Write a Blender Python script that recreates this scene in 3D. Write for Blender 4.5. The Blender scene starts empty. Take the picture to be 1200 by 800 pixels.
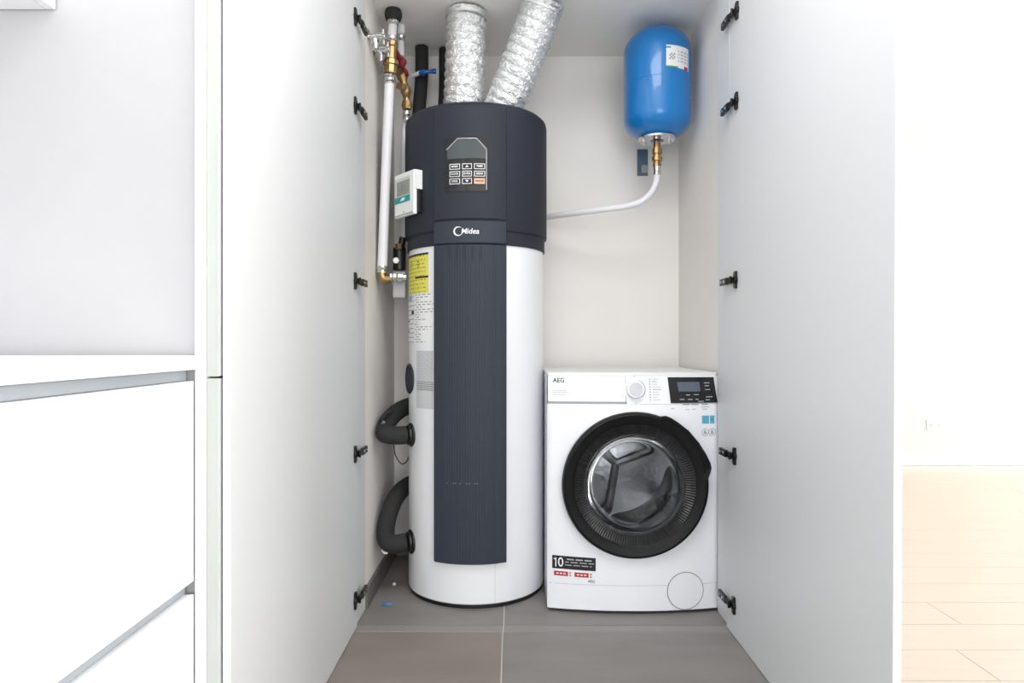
import bpy, bmesh, math, random
from mathutils import Vector, Matrix, noise
S = bpy.context.scene
C = S.collection
PI = math.pi
R = math.radians

# ------------------------------------------------------------------ camera
cam_d = bpy.data.cameras.new('camera')
cam = bpy.data.objects.new('camera', cam_d); C.objects.link(cam)
cam.location = (0, 0, .9275); cam.rotation_euler = (R(90), 0, 0)
cam_d.lens = 24; cam_d.sensor_width = 36; cam_d.shift_y = 2 / 1200
cam_d.clip_start = .02
S.camera = cam
# ------------------------------------------------------------------ world, lights, exposure
w = bpy.data.worlds.new('world'); S.world = w; w.use_nodes = True
w.node_tree.nodes['Background'].inputs[0].default_value = (.93, .97, 1, 1)
w.node_tree.nodes['Background'].inputs[1].default_value = .8


def area(name, loc, rot, sx, sy, power, col):
    d = bpy.data.lights.new(name, 'AREA'); d.shape = 'RECTANGLE'; d.size = sx; d.size_y = sy
    d.energy = power; d.color = col
    o = bpy.data.objects.new(name, d); C.objects.link(o); o.location = loc; o.rotation_euler = rot
    return o


area('window_light_right', (5.85, 1.9, 1.35), (0, R(90), 0), 2.2, 5.4, 300, (1, .99, .97))
area('ceiling_lamp_light', (.15, 1.0, 2.555), (0, 0, 0), .9, .9, 21, (.97, .985, 1))
area('window_light_rear', (.7, -4.85, 1.4), (R(90), 0, 0), 3.4, 2.3, 130, (.96, .98, 1))
area('window_light_living', (4.2, -4.85, 1.4), (R(90), 0, 0), 2.6, 2.3, 70, (1, .99, .97))  # added fill to brighten the living room; no such window is known
S.view_settings.view_transform = 'Standard'; S.view_settings.look = 'None'
S.view_settings.gamma = 1; S.view_settings.use_curve_mapping = False
S.view_settings.exposure = 0.15
S.cycles.max_bounces = 12; S.cycles.diffuse_bounces = 6; S.cycles.transmission_bounces = 10

# ------------------------------------------------------------------ materials


def srgb(r, g, b):
    f = lambda c: (c / 255 / 12.92) if c / 255 <= .04045 else ((c / 255 + .055) / 1.055) ** 2.4
    return (f(r), f(g), f(b), 1)


def mat(name, col, rough=.5, metal=0, var=.03, scale=6, bump=0, bscale=80, spec=.5, trans=0, ior=1.45, coat=0, stretch=None, emit=0):
    m = bpy.data.materials.new(name); m.use_nodes = True
    nt = m.node_tree; b = nt.nodes['Principled BSDF']
    c = srgb(*col)
    tc = nt.nodes.new('ShaderNodeTexCoord'); src = tc.outputs['Object']
    if stretch:
        mp = nt.nodes.new('ShaderNodeMapping'); mp.inputs['Scale'].default_value = stretch
        nt.links.new(src, mp.inputs['Vector']); src = mp.outputs['Vector']
    n = nt.nodes.new('ShaderNodeTexNoise'); n.inputs['Scale'].default_value = scale; n.inputs['Detail'].default_value = 5
    nt.links.new(src, n.inputs['Vector'])
    mx = nt.nodes.new('ShaderNodeMix'); mx.data_type = 'RGBA'
    mx.inputs[6].default_value = tuple(max(0, x * (1 - var)) for x in c[:3]) + (1,)
    mx.inputs[7].default_value = tuple(min(1, x * (1 + var)) for x in c[:3]) + (1,)
    nt.links.new(n.outputs['Fac'], mx.inputs[0]); nt.links.new(mx.outputs[2], b.inputs['Base Color'])
    b.inputs['Roughness'].default_value = rough; b.inputs['Metallic'].default_value = metal
    b.inputs['Specular IOR Level'].default_value = spec
    b.inputs['Transmission Weight'].default_value = trans; b.inputs['IOR'].default_value = ior
    b.inputs['Coat Weight'].default_value = coat
    if bump:
        n2 = nt.nodes.new('ShaderNodeTexNoise'); n2.inputs['Scale'].default_value = bscale; n2.inputs['Detail'].default_value = 4
        nt.links.new(src, n2.inputs['Vector'])
        bp = nt.nodes.new('ShaderNodeBump'); bp.inputs['Strength'].default_value = bump; bp.inputs['Distance'].default_value = .004
        nt.links.new(n2.outputs['Fac'], bp.inputs['Height']); nt.links.new(bp.outputs['Normal'], b.inputs['Normal'])
    return m


M = {
    'wall': mat('wall_paint', (232, 229, 225), .85, bump=.05, bscale=200),
    'living': mat('living_paint', (202, 193, 182), .85),
    'ceil': mat('ceiling_paint', (244, 243, 240), .9),
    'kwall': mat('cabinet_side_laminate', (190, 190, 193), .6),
    'lacq': mat('white_lacquer', (240, 241, 243), .38, var=.01),
    'door': mat('door_lacquer', (216, 218, 220), .45, var=.015, scale=2, stretch=(1, 1, .2)),
    'edge': mat('edge_band', (246, 246, 248), .4, var=.01),
    'drawer': mat('drawer_lacquer', (246, 248, 250), .3, var=.01),
    'alu': mat('grip_profile', (168, 174, 180), .4, .1),
    'profile': mat('door_profile', (188, 193, 190), .45),
    'tile': mat('grey_tile', (131, 127, 124), .5, var=.22, scale=4, bump=.08, bscale=40, stretch=(1, 2.5, 1)),
    'tile_w': mat('warm_grey_tile', (134, 124, 119), .5, var=.18, scale=4, bump=.08, bscale=40, stretch=(1, 2.5, 1)),
    'tile_b': mat('skirting_tile', (104, 101, 98), .45, var=.1, scale=5),
    'tile_l': mat('pale_tile_edge', (140, 137, 134), .5, var=.14, scale=7, stretch=(1, .4, 1)),
    'grout': mat('grout', (196, 192, 186), .9),
    'oak': mat('oak_plank', (182, 173, 164), .38, var=.1, scale=3, stretch=(1, 14, 1)),
    'black': mat('black_plastic', (22, 22, 23), .4),
    'gloss': mat('gloss_black', (10, 10, 11), .12, coat=.6),
    'ring': mat('door_ring_black', (9, 9, 10), .28, spec=.2),
    'funnel': mat('funnel_black', (22, 22, 24), .32, spec=.5),
    'ringg': mat('door_ring_satin', (13, 13, 14), .4, spec=.22),
    'foam': mat('pipe_foam', (40, 40, 41), .8, bump=.2, bscale=120),
    'navy': mat('graphite_plastic', (45, 48, 56), .6, var=.03, scale=3, spec=.25),
    'navy2': mat('graphite_panel', (51, 56, 65), .55, var=.03, scale=3, spec=.3),
    'body': mat('tank_enamel', (232, 233, 236), .3, var=.01, coat=.3),
    'wm': mat('machine_enamel', (236, 238, 243), .28, var=.01, coat=.3),
    'wmtop': mat('machine_top', (226, 227, 226), .4, var=.01),
    'wmplas': mat('machine_plastic', (234, 236, 241), .35, var=.01),
    'blue': mat('blue_enamel', (20, 118, 190), .28, var=.05, scale=4, coat=.4),
    'steel': mat('drum_steel', (205, 207, 210), .3, 1, bump=.5, bscale=60),
    'rubber': mat('grey_rubber', (150, 153, 157), .6),
    'glass': mat('door_glass', (240, 241, 242), .02, trans=1, ior=1.2, var=0),
    'foil': mat('foil', (238, 239, 240), .24, 1, var=.05, bump=1, bscale=240),
    'chrome': mat('chrome', (215, 215, 215), .18, 1),
    'brass': mat('brass', (176, 146, 104), .38, 1, var=.35, scale=60),
    'copper': mat('copper', (170, 90, 62), .4, 1),
    'red': mat('red_handle', (112, 26, 36), .4),
    'bluehandle': mat('blue_handle', (22, 92, 170), .4),
    'pipe': mat('white_pipe', (224, 224, 228), .35, var=.02),
    'greyplas': mat('grey_plastic', (165, 166, 168), .45),
    'hinge': mat('dark_nickel', (46, 45, 43), .35, .8, var=.2, scale=90),
    'white': mat('white_plastic', (235, 236, 236), .4),
    'paper': mat('white_sticker', (232, 233, 234), .55, var=.01),
    'paperg': mat('grey_sticker', (200, 203, 205), .5, var=.01),
    'yellow': mat('yellow_sticker', (222, 214, 92), .55, var=.03, scale=40),
    'ink': mat('black_ink', (28, 28, 30), .6),
    'inkg': mat('grey_ink', (128, 130, 134), .6),
    'inkl': mat('pale_ink', (176, 178, 182), .6),
    'inkred': mat('red_ink', (188, 44, 58), .6),
    'inkgreen': mat('green_ink', (70, 160, 80), .6),
    'inkblue': mat('blue_ink', (66, 140, 190), .6),
    'teal': mat('teal_sticker', (24, 150, 150), .5),
    'aqua': mat('aqua_sticker', (92, 172, 196), .5),
    'lcd': mat('lcd_screen', (66, 74, 76), .15, coat=.5),
    'lcd2': mat('dark_lcd_screen', (84, 92, 108), .2, coat=.5),
    'lcd3': mat('pale_lcd_screen', (148, 152, 140), .25),
    'print': mat('white_print', (235, 236, 238), .5),
    'orange': mat('orange_key', (226, 176, 150), .5),
    'bracket': mat('blue_grey_bracket', (88, 112, 130), .4, var=.3, scale=30),
    'scrap': mat('blue_scrap', (74, 124, 176), .5),
    'dark': mat('shadow_gap', (60, 60, 62), .8),
}

# ------------------------------------------------------------------ mesh helpers


class MB:
    def __init__(s): s.v = []; s.f = []; s.m = []; s.sm = []

    def add(s, vs, fs, mi=0, smooth=False):
        o = len(s.v); s.v += [Vector(v) for v in vs]
        for k, f in enumerate(fs):
            s.f.append([i + o for i in f]); s.m.append(mi[k] if isinstance(mi, list) else mi); s.sm.append(smooth)
        return s

    def box(s, x0, x1, y0, y1, z0, z1, mi=0):
        vs = [(x, y, z) for x in (x0, x1) for y in (y0, y1) for z in (z0, z1)]
        return s.add(vs, [(0, 1, 3, 2), (4, 6, 7, 5), (0, 4, 5, 1), (2, 3, 7, 6), (0, 2, 6, 4), (1, 5, 7, 3)], mi)

    def obox(s, c, ax, ay, az, hx, hy, hz, mi=0):
        c = Vector(c); ax, ay, az = (Vector(a).normalized() for a in (ax, ay, az))
        vs = [c + ax * hx * i + ay * hy * j + az * hz * k for i in (-1, 1) for j in (-1, 1) for k in (-1, 1)]
        return s.add(vs, [(0, 1, 3, 2), (4, 6, 7, 5), (0, 4, 5, 1), (2, 3, 7, 6), (0, 2, 6, 4), (1, 5, 7, 3)], mi)

    def lathe(s, prof, o=(0, 0, 0), ax=(0, 0, 1), n=32, mi=0, a0=0, a1=2 * PI, smooth=True, close=True):
        """prof: list of (r, h) along the axis"""
        ax = Vector(ax).normalized(); u = ax.orthogonal().normalized()
        if abs(ax.z) > .99: u = Vector((0, -1, 0))
        v = ax.cross(u); o = Vector(o)
        full = abs(a1 - a0 - 2 * PI) < 1e-6
        m = n if full else n + 1
        vs = [o + ax * h + (u * math.cos(a0 + (a1 - a0) * k / n) + v * math.sin(a0 + (a1 - a0) * k / n)) * max(r, 1e-5) for r, h in prof for k in range(m)]
        fs = []
        for i in range(len(prof) - 1):
            for k in range(n):
                k2 = (k + 1) % m
                fs.append((i * m + k, i * m + k2, (i + 1) * m + k2, (i + 1) * m + k))
        return s.add(vs, fs, mi, smooth)

    def cyl(s, p0, p1, r, n=20, mi=0, r1=None):
        p0, p1 = Vector(p0), Vector(p1); L = (p1 - p0).length; r1 = r if r1 is None else r1; b = min(.15 * r, .2 * L)
        return s.lathe([(0, 0), (r - b, 0), (r, b), (r1, L - b), (r1 - b, L), (0, L)], p0, p1 - p0, n, mi)

    def tube(s, pts, r, n=16, mi=0, caps=True, sub=8):
        P = [Vector(p) for p in pts]
        if len(P) > 2:   # Catmull-Rom
            Q = [P[0] * 2 - P[1]] + P + [P[-1] * 2 - P[-2]]; out = []
            for i in range(1, len(Q) - 2):
                for k in range(sub):
                    t = k / sub; a, b, c, d = Q[i - 1], Q[i], Q[i + 1], Q[i + 2]
                    out.append(.5 * ((2 * b) + (c - a) * t + (2 * a - 5 * b + 4 * c - d) * t * t + (3 * b - a - 3 * c + d) * t ** 3))
            out.append(P[-1]); P = out
        rf = r if callable(r) else (lambda t, k: r)
        T = (P[1] - P[0]).normalized(); u = T.orthogonal().normalized(); rings = []
        for i, p in enumerate(P):
            t2 = ((P[min(i + 1, len(P) - 1)] - P[max(i - 1, 0)])).normalized()
            u = (T.rotation_difference(t2) @ u).normalized(); T = t2; v = T.cross(u)
            for k in range(n):
                a = 2 * PI * k / n; rings.append(p + (u * math.cos(a) + v * math.sin(a)) * rf(i / (len(P) - 1), a))
        fs = [(i * n + k, i * n + (k + 1) % n, (i + 1) * n + (k + 1) % n, (i + 1) * n + k) for i in range(len(P) - 1) for k in range(n)]
        if caps: fs += [tuple(range(n))[::-1], tuple((len(P) - 1) * n + k for k in range(n))]
        return s.add(rings, fs, mi, True)

    def grid(s, fn, nu, nv, mi=0, smooth=True):
        vs = [fn(i / nu, j / nv) for i in range(nu + 1) for j in range(nv + 1)]
        fs = []; ms = []
        for i in range(nu):
            for j in range(nv):
                a = i * (nv + 1) + j; fs.append((a, a + nv + 1, a + nv + 2, a + 1))
                ms.append(mi(i, j) if callable(mi) else mi)
        return s.add(vs, fs, ms, smooth)

    def slab(s, outline, off, mi=0, smooth=False):
        """prism: outline points extruded by vector off"""
        n = len(outline); a = [Vector(p) for p in outline]; b = [p + Vector(off) for p in a]
        return s.add(a + b, [tuple(range(n)), tuple(range(2 * n - 1, n - 1, -1))] + [(i, (i + 1) % n, (i + 1) % n + n, i + n) for i in range(n)], mi, smooth)


LOC = {}


def link(name, me, parent=None):
    o = bpy.data.objects.new(name, me); C.objects.link(o)
    if parent:
        o.parent = parent; l = LOC.get(parent.name)
        if l is not None: o.matrix_parent_inverse = Matrix.Translation(-l)
    return o


def obj(name, mb, mats, parent=None, bevel=0, thick=0, fix=True):
    me = bpy.data.meshes.new(name); me.from_pydata([tuple(v) for v in mb.v], [], mb.f)
    for m in (mats if isinstance(mats, (list, tuple)) else [mats]): me.materials.append(M[m])
    for p, mi, sm in zip(me.polygons, mb.m, mb.sm): p.material_index = mi; p.use_smooth = sm
    if fix:
        bm = bmesh.new(); bm.from_mesh(me); bmesh.ops.remove_doubles(bm, verts=bm.verts, dist=1e-6)
        bmesh.ops.recalc_face_normals(bm, faces=bm.faces); bm.to_mesh(me); bm.free()
    o = link(name, me, parent)
    if thick:
        s = o.modifiers.new('solid', 'SOLIDIFY'); s.thickness = thick; s.offset = -1
    if bevel:
        b = o.modifiers.new('bevel', 'BEVEL'); b.width = bevel; b.segments = 2; b.limit_method = 'ANGLE'; b.angle_limit = R(40)
    if bevel or any(mb.sm):
        e = o.modifiers.new('split', 'EDGE_SPLIT'); e.split_angle = R(38)
    return o


def tag(o, label, cat, group=None):
    o['label'] = label; o['category'] = cat
    if group: o['group'] = group
    return o


def thing(name, loc, label, cat, group=None):
    o = bpy.data.objects.new(name, None); C.objects.link(o); o.location = loc; o.empty_display_size = .1
    LOC[o.name] = Vector(loc)
    return tag(o, label, cat, group)


def struct(name, mb, m, bevel=0):
    o = obj(name, mb, m, None, bevel); o['kind'] = 'structure'; return o


_fonts = {}


def text(name, s, size, fn, m, parent, align='CENTER', bold=.0, squash=1, depth=.0008):
    """real glyph geometry laid on a surface by fn(u, v, n)"""
    cu = bpy.data.curves.new('t', 'FONT'); cu.body = s; cu.size = size; cu.align_x = align; cu.align_y = 'CENTER'
    cu.offset = bold; cu.resolution_u = 3
    o = bpy.data.objects.new('t', cu); C.objects.link(o); dg = bpy.context.evaluated_depsgraph_get(); dg.update()
    me = bpy.data.meshes.new_from_object(o.evaluated_get(dg)); bpy.data.objects.remove(o)
    mb = MB(); vs = [v.co.copy() for v in me.vertices]; fs = [tuple(p.vertices) for p in me.polygons]
    mb.add([fn(v.x * squash, v.y, depth) for v in vs], fs)
    bpy.data.meshes.remove(me)
    r = obj(name, mb, m, parent, fix=False)
    r['kind'] = 'stuff' if False else 'print'
    del r['kind']
    return r


def polysurf(pts, sf, n_):
    return [sf(x, z, n_) for x, z in pts]


def prism(pts, sf, n0, n1, mb_=None, strips=False):
    mb_ = mb_ or MB(); n = len(pts)
    if strips:     # outline = bottom row then top row reversed: keep the caps as strips so that they follow a curved surface
        m_ = n // 2
        caps = [(i, i + 1, n - 2 - i, n - 1 - i) for i in range(m_ - 1)]
        mb_.add(polysurf(pts, sf, n0) + polysurf(pts, sf, n1), caps + [tuple(q + n for q in c[::-1]) for c in caps] + [(i, (i + 1) % n, (i + 1) % n + n, i + n) for i in range(n)])
        return mb_
    mb_.add(polysurf(pts, sf, n0) + polysurf(pts, sf, n1), [tuple(range(n)), tuple(range(2 * n - 1, n - 1, -1))] + [(i, (i + 1) % n, (i + 1) % n + n, i + n) for i in range(n)])
    return mb_


def plate(x0, x1, bot, top, sf, n0, n1, n=14):
    xs = [x0 + (x1 - x0) * i / n for i in range(n + 1)]
    return prism([(x, bot(x)) for x in xs] + [(x, top(x)) for x in xs[::-1]], sf, n0, n1, strips=True)


# ------------------------------------------------------------------ structure
HC = 2.595    # room ceiling
NC = 2.183    # niche ceiling
YB = 2.99     # niche back wall
NL, NR = -.515, .73
fl = struct('floor', MB().box(-1.3, .76, -5.1, 3.1, -.1, -.0012), 'grout')
fl2 = struct('floor', MB().box(.76, 6.2, -5.1, 5.3, -.1, -.012), 'grout')
struct('ceiling', MB().box(-1.3, 6.2, -5.1, 5.4, HC, HC + .1), 'ceil')
struct('ceiling', MB().box(NL, NR, 2.24, YB, NC, NC + .05), 'ceil')
lm = thing('ceiling_lamp', (.15, 1.0, HC), 'white square ceiling lamp in front of the closet', 'lamp')
obj('frame', MB().box(-.32, .62, .53, 1.47, 2.572, HC), 'white', lm, .003)
struct('wall_far', MB().box(.85, 6.2, 5.19, 5.3, -.05, HC), 'living')
struct('wall_back', MB().box(NL - .1, NR + .12, YB, YB + .1, -.05, HC), 'wall')
struct('wall_left', MB().box(NL - .09, NL, 2.24, YB, -.05, HC), 'wall')
struct('wall_right', MB().box(NR, NR + .12, 2.24, YB, -.05, HC), 'wall')
struct('wall_front', MB().box(-1.16, NR + .12, 2.245, 2.30, NC + .002, HC), 'wall')
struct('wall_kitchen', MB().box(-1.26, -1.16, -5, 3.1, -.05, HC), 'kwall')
mb = MB()
mb.box(-1.3, -1.1, -5.1, -5, -.05, HC); mb.box(2.5, 2.8, -5.1, -5, -.05, HC); mb.box(5.6, 6.2, -5.1, -5, -.05, HC); mb.box(2.8, 5.6, -5.1, -5, 2.5, HC); mb.box(2.8, 5.6, -5.1, -5, -.05, .2); mb.box(-1.1, 2.5, -5.1, -5, 2.5, HC); mb.box(-1.1, 2.5, -5.1, -5, -.05, .2)
struct('wall_rear', mb, 'wall')
mb = MB()
mb.box(6, 6.1, -5, -.9, -.05, HC); mb.box(6, 6.1, 4.7, 5.3, -.05, HC); mb.box(6, 6.1, -.9, 4.7, 2.5, HC); mb.box(6, 6.1, -.9, 4.7, -.05, .2)
struct('wall_side', mb, 'living')
for (a, b) in (((-1.1, 2.5), 0), ((-.9, 4.7), 1), ((2.8, 5.6), 0)):
    mb = MB(); l, r_ = a
    for t in (l, (l + r_) / 2 - .03, r_ - .06):
        (mb.box(t, t + .06, -5.06, -5.0, .2, 2.5) if not b else mb.box(6.0, 6.06, t, t + .06, .2, 2.5))
    for z in (.2, 2.44):
        (mb.box(l, r_, -5.06, -5.0, z, z + .06) if not b else mb.box(6.0, 6.06, l, r_, z, z + .06))
    struct('window_%d' % {-1.1: 1, -.9: 2, 2.8: 3}[l], mb, 'white')  # third frame and its rear opening are added to light the living room

# floor tiles (kitchen and niche)
random.seed(3)


def tile(x0, x1, y0, y1, z, m, parent=fl, g=.0019, name='tile', h=.008):
    return obj(name, MB().box(x0 + g, x1 - g, y0 + g, y1 - g, z - h, z), m, parent, bevel=.0006)


XJ = -.030
for x0, x1 in ((-1.16, -.83), (XJ - .8, XJ), (XJ, .76)):
    for i, (y0, y1) in enumerate(((1.40, 2.197), (.6, 1.40), (-.2, .6), (-1.0, -.2), (-1.8, -1.0), (-2.6, -1.8), (-3.4, -2.6), (-4.2, -3.4), (-5, -4.2))):
        if x0 < -1 and y0 > 1.3: y1 = 2.197
        tile(x0, x1, y0, y1, 0, 'tile_w' if (i == 0 and x0 < XJ - .1) else 'tile')
tile(NL, XJ + .003, 2.243, YB, 0, 'tile'); tile(XJ + .003, NR, 2.243, YB, 0, 'tile')
tile(NL, XJ + .002, 2.197, 2.243, .0008, 'tile_l', name='threshold_tile'); tile(XJ + .002, NR, 2.197, 2.243, .0008, 'tile_l', name='threshold_tile')
# oak planks of the living room
random.seed(11)
y = -.02; row = 0
while y < 5.17:
    wdt = .19; x = .765 - random.random() * 1.2; y1 = min(y + wdt, 5.188)
    while x < 4.6:
        L = random.choice((1.2, 1.5, 1.8)); a = max(x, .765); b = min(x + L, 5.98)
        if b - a > .02 and a < .95 * max(y1, 1.2): tile(a, b, y, y1, -.002 - random.random() * .0006, 'oak', fl2, .0012, 'plank', .01)
        x += L
    y += wdt; row += 1
# skirting inside the niche
struct('baseboard_left', MB().box(NL, NL + .012, 2.385, YB, 0, .072), 'tile_b', .002)
struct('baseboard_back', MB().box(NL + .012, NR, YB - .012, YB, 0, .072), 'tile_b', .002)
struct('baseboard_far', MB().box(.86, 6, 5.175, 5.19, 0, .07), 'edge', .003)
# jamb panels at the mouth of the niche
struct('trim_left', MB().box(NL, NL + .003, 2.231, 2.384, .001, NC), 'door', .001)
struct('trim_right', MB().box(NR - .019, NR, 2.234, 2.36, .001, NC), 'door', .001)
# outlet on far wall
so = thing('wall_socket', (3.21, 5.19, .305), 'small white double wall socket low on the far living room wall', 'socket')
obj('plate', MB().box(3.15, 3.27, 5.182, 5.19, .265, .35), 'white', so, .002)
for dx in (-.03, .03):
    obj('outlet', MB().lathe([(.0, 0), (.018, 0), (.02, -.003), (.022, 0)], (3.21 + dx, 5.1815, .3075), (0, -1, 0), 20), 'greyplas', so)

# ------------------------------------------------------------------ kitchen run on the left
XF = -.56
k = thing('base_cabinet', (-.86, .62, 0), 'glossy white handleless kitchen drawer cabinet under the thin white worktop', 'cabinet')
obj('carcass', MB().box(-1.158, XF - .022, .02, 1.203, .1, .878), 'lacq', k)
obj('drawer_front', MB().box(XF - .02, XF, .022, 1.202, .509, .861), 'drawer', k, .0015)
obj('drawer_front', MB().box(XF - .02, XF, .022, 1.202, .115, .486), 'drawer', k, .0015)
obj('grip_profile', MB().box(XF - .0215, XF - .014, .022, 1.202, .862, .879), 'alu', k)
obj('grip_profile', MB().box(XF - .0215, XF - .016, .022, 1.202, .487, .508), 'alu', k)
obj('plinth', MB().box(-1.1, XF - .06, .02, 1.2, 0.001, .1), 'lacq', k)
tag(obj('worktop', MB().box(-1.158, -.554, .0, 1.203, .881, .906), 'edge', None, .002), 'thin white kitchen worktop lying on the drawer cabinet', 'worktop')
u = thing('wall_cabinet', (-1.0, .7, 1.52), 'white wall cabinet hanging above the worktop at top left', 'cabinet')
obj('carcass', MB().box(-1.158, -.83, .02, 1.214, 1.5205, 2.3), 'lacq', u, .001)
obj('door', MB().box(-.829, -.811, .02, .615, 1.5205, 2.3), 'lacq', u, .0015)
obj('door', MB().box(-.829, -.811, .618, 1.214, 1.5205, 2.3), 'lacq', u, .0015)
t = thing('tall_cabinet', (-.85, 1.72, 0), 'tall white kitchen cabinet with pale grey side standing at the worktop end', 'cabinet')
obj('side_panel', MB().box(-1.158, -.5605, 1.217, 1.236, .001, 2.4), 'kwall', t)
obj('edge_strip', MB().box(-.5602, -.5452, 1.205, 1.236, .001, 2.4), 'edge', t, .001)
obj('carcass', MB().box(-1.158, -.5465, 1.237, 2.226, .001, 2.4), 'lacq', t)
for z0, z1 in ((.868, 2.3), (.01, .8645)):
    dd = obj('door', MB().box(-.5448, -.523, 1.2215, 2.222, z0, z1), 'door', t, .002)
    obj('edge_profile', MB().box(-.5448, -.5225, 1.2175, 1.2212, z0, z1), 'profile', dd, .001)

# ------------------------------------------------------------------ closet doors with hinges
HZ = (1.973, 1.689, 1.127, .572, .103)


def closet(name, xf, xb, y0, y1, sgn, tilt, hy, label):
    d = thing(name, ((xf + xb) / 2, y1, 0), label, 'door')
    # xf inner face towards the niche, sgn = +1 if the face looks to +X
    mb = MB().box(min(xf, xb), max(xf, xb), y0, y1, .003, 2.15)
    for v in mb.v: v.x += (v.z - .93) * tilt
    obj('panel', mb, 'door' , d, .0018)
    eb = MB().box(min(xf, xb) + .0005, max(xf, xb) - .0005, y0 - .0012, y0 - .0002, .004, 2.149)
    for v in eb.v: v.x += (v.z - .93) * tilt
    obj('edge_band', eb, 'edge', d)
    for i, z in enumerate(HZ):
        x = xf + (z - .93) * tilt
        h = obj('hinge', MB().slab([(x, hy - .006, z - .027), (x, hy + .010, z - .027), (x, hy + .016, z - .015), (x, hy + .016, z + .015), (x, hy + .010, z + .027), (x, hy - .006, z + .027)], (sgn * .007, 0, 0))
                .lathe([(.0, .0), (.013, .0), (.013, .008), (.009, .0085), (.009, .004), (0, .004)], (x + sgn * .001, hy + .0, z), (sgn, 0, 0), 14), 'hinge', d, .0008)
        a = obj('arm', MB().obox((x + sgn * .011, hy + .030, z), (sgn * .2, 1, 0), (-1, sgn * .2, 0), (0, 0, 1), .024, .004, .009)
                .obox((x + sgn * .0135, hy + .083, z), (0, 1, 0), (1, 0, 0), (0, 0, 1), .034, .005, .011)
                .cyl((x + sgn * .015, hy + .014, z - .012), (x + sgn * .015, hy + .014, z + .012), .004, 10), 'hinge', h, .001)
        obj('screw', MB().cyl((x + sgn * .018, hy + .070, z), (x + sgn * .0205, hy + .070, z), .005, 10)
            .cyl((x + sgn * .018, hy + .100, z), (x + sgn * .0205, hy + .100, z), .004, 10), 'chrome', h)
    return d


closet('closet_door', -.505, -.519, 1.226, 2.229, 1, 0, 2.185, 'open white closet door on the left with five dark hinges facing right')
closet('closet_door', .705, .7205, 1.259, 2.229, -1, .0052, 2.145, 'open pale grey closet door on the right beside the living room')

# ------------------------------------------------------------------ water heater
TX, TY = -.138, 2.637


def cs(r, a, z): return Vector((TX + r * math.sin(a), TY - r * math.cos(a), z))


wh = thing('water_heater', (TX, TY, 0), 'tall cylindrical white and graphite heat pump water heater standing on the tiles', 'water heater')
obj('base_ring', MB().lathe([(0, .001), (.253, .001), (.253, .014), (0, .014)], (TX, TY, 0), n=72), 'black', wh)
obj('body', MB().lathe([(0, .012), (.251, .012), (.258, .018), (.258, 1.272), (.25, 1.272)], (TX, TY, 0), n=96), 'body', wh)
obj('body_seam', MB().grid(lambda u_, v_: cs(.2582, R(17.6 + .25 * u_), .02 + .146 * v_), 1, 2), 'inkl', wh)
obj('collar', MB().lathe([(.25, 1.2715), (.2625, 1.2715), (.2635, 1.275), (.2625, 1.318), (.266, 1.322)], (TX, TY, 0), n=96), 'navy', wh)
obj('cover', MB().lathe([(.258, 1.3205), (.2695, 1.322), (.2715, 1.326), (.271, 1.745), (.268, 1.759), (.258, 1.769), (.24, 1.773), (0, 1.775)], (TX, TY, 0), n=96), 'navy', wh)


for x_, z_ in ((-.190, 1.789), (-.046, 1.789)):
    obj('air_spigot', MB().lathe([(0, 1.7745), (.070, 1.7745), (.066, 1.778), (.066, z_), (0, z_)], (x_, 2.612, 0), n=40), 'navy', wh)


def band(z0, z1, rib, nm, m, top=False):
    prof = []
    A0, A1 = -30.6, 26.6
    N = 240
    for i in range(N + 1):
        a = A0 + (A1 - A0) * i / N
        r = .277
        e = min(a - A0, A1 - a)
        if e < 1.2: r = .2585 + .0185 * min(1, (e / 1.2) + .02)
        if rib and -21 < a < 18.5:
            ph = (a + 21) % 1.95 / 1.95
            r += .0009 * (1 if .3 < ph < .7 else 0)
        if a > 19.6 and e >= 1.2: r -= .0022
        prof.append((R(a), r))
    mb = MB(); n = len(prof)
    zs = [z0, z0 + .004, z1 - .003, z1]
    vs = []
    for j, z in enumerate(zs):
        for a, r in prof:
            rr = r - (.004 if j in (0, 3) else 0)
            vs.append(cs(max(rr, .2582), a, z))
    for z in (z0, z1):
        for a, r in prof: vs.append(cs(.254, a, z))
    fs = [(j * n + i, j * n + i + 1, (j + 1) * n + i + 1, (j + 1) * n + i) for j in range(3) for i in range(n - 1)]
    fs += [(4 * n + i, 4 * n + i + 1, i + 1, i) for i in range(n - 1)]
    fs += [(3 * n + i, 3 * n + i + 1, 5 * n + i + 1, 5 * n + i) for i in range(n - 1)]
    mb.add(vs, fs)
    return obj(nm, mb, m, wh)


band(1.356, 1.752, False, 'control_fascia', 'navy')
band(1.2725, 1.3535, False, 'logo_panel', 'navy2')
band(.160, 1.2705, True, 'ribbed_panel', 'navy2')
# raised vent bars and little marks on the front panel
for i in range(5):
    a = R(-17 + i * 5.6)
    obj('vent_bar', MB().grid(lambda u_, v_: cs(.2795 + .0008, a + R(3.0) * u_ * .35, 1.215 + .045 * v_), 2, 2), 'navy', wh)
for i, a in enumerate((-19, -14, -12.3, -9, -4.5, -2.5, 1.5, 3.2)):
    obj('mark', MB().grid(lambda u_, v_: cs(.2798, R(a) + R(1.1) * u_, .441 + .0025 * v_), 1, 1), 'inkg', wh)

ST = lambda r, a0: (lambda u_, v_, n_: cs(r + n_, R(a0) + u_ / r, v_))
# display
A = -4.6
rD = .2775
surf = ST(rD, A)
dp = obj('display_panel', plate(-.0745, .0745, lambda x: 1.4525, lambda x: 1.6415, surf, -.003, .0015), 'gloss', wh)
mb = MB()


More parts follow.
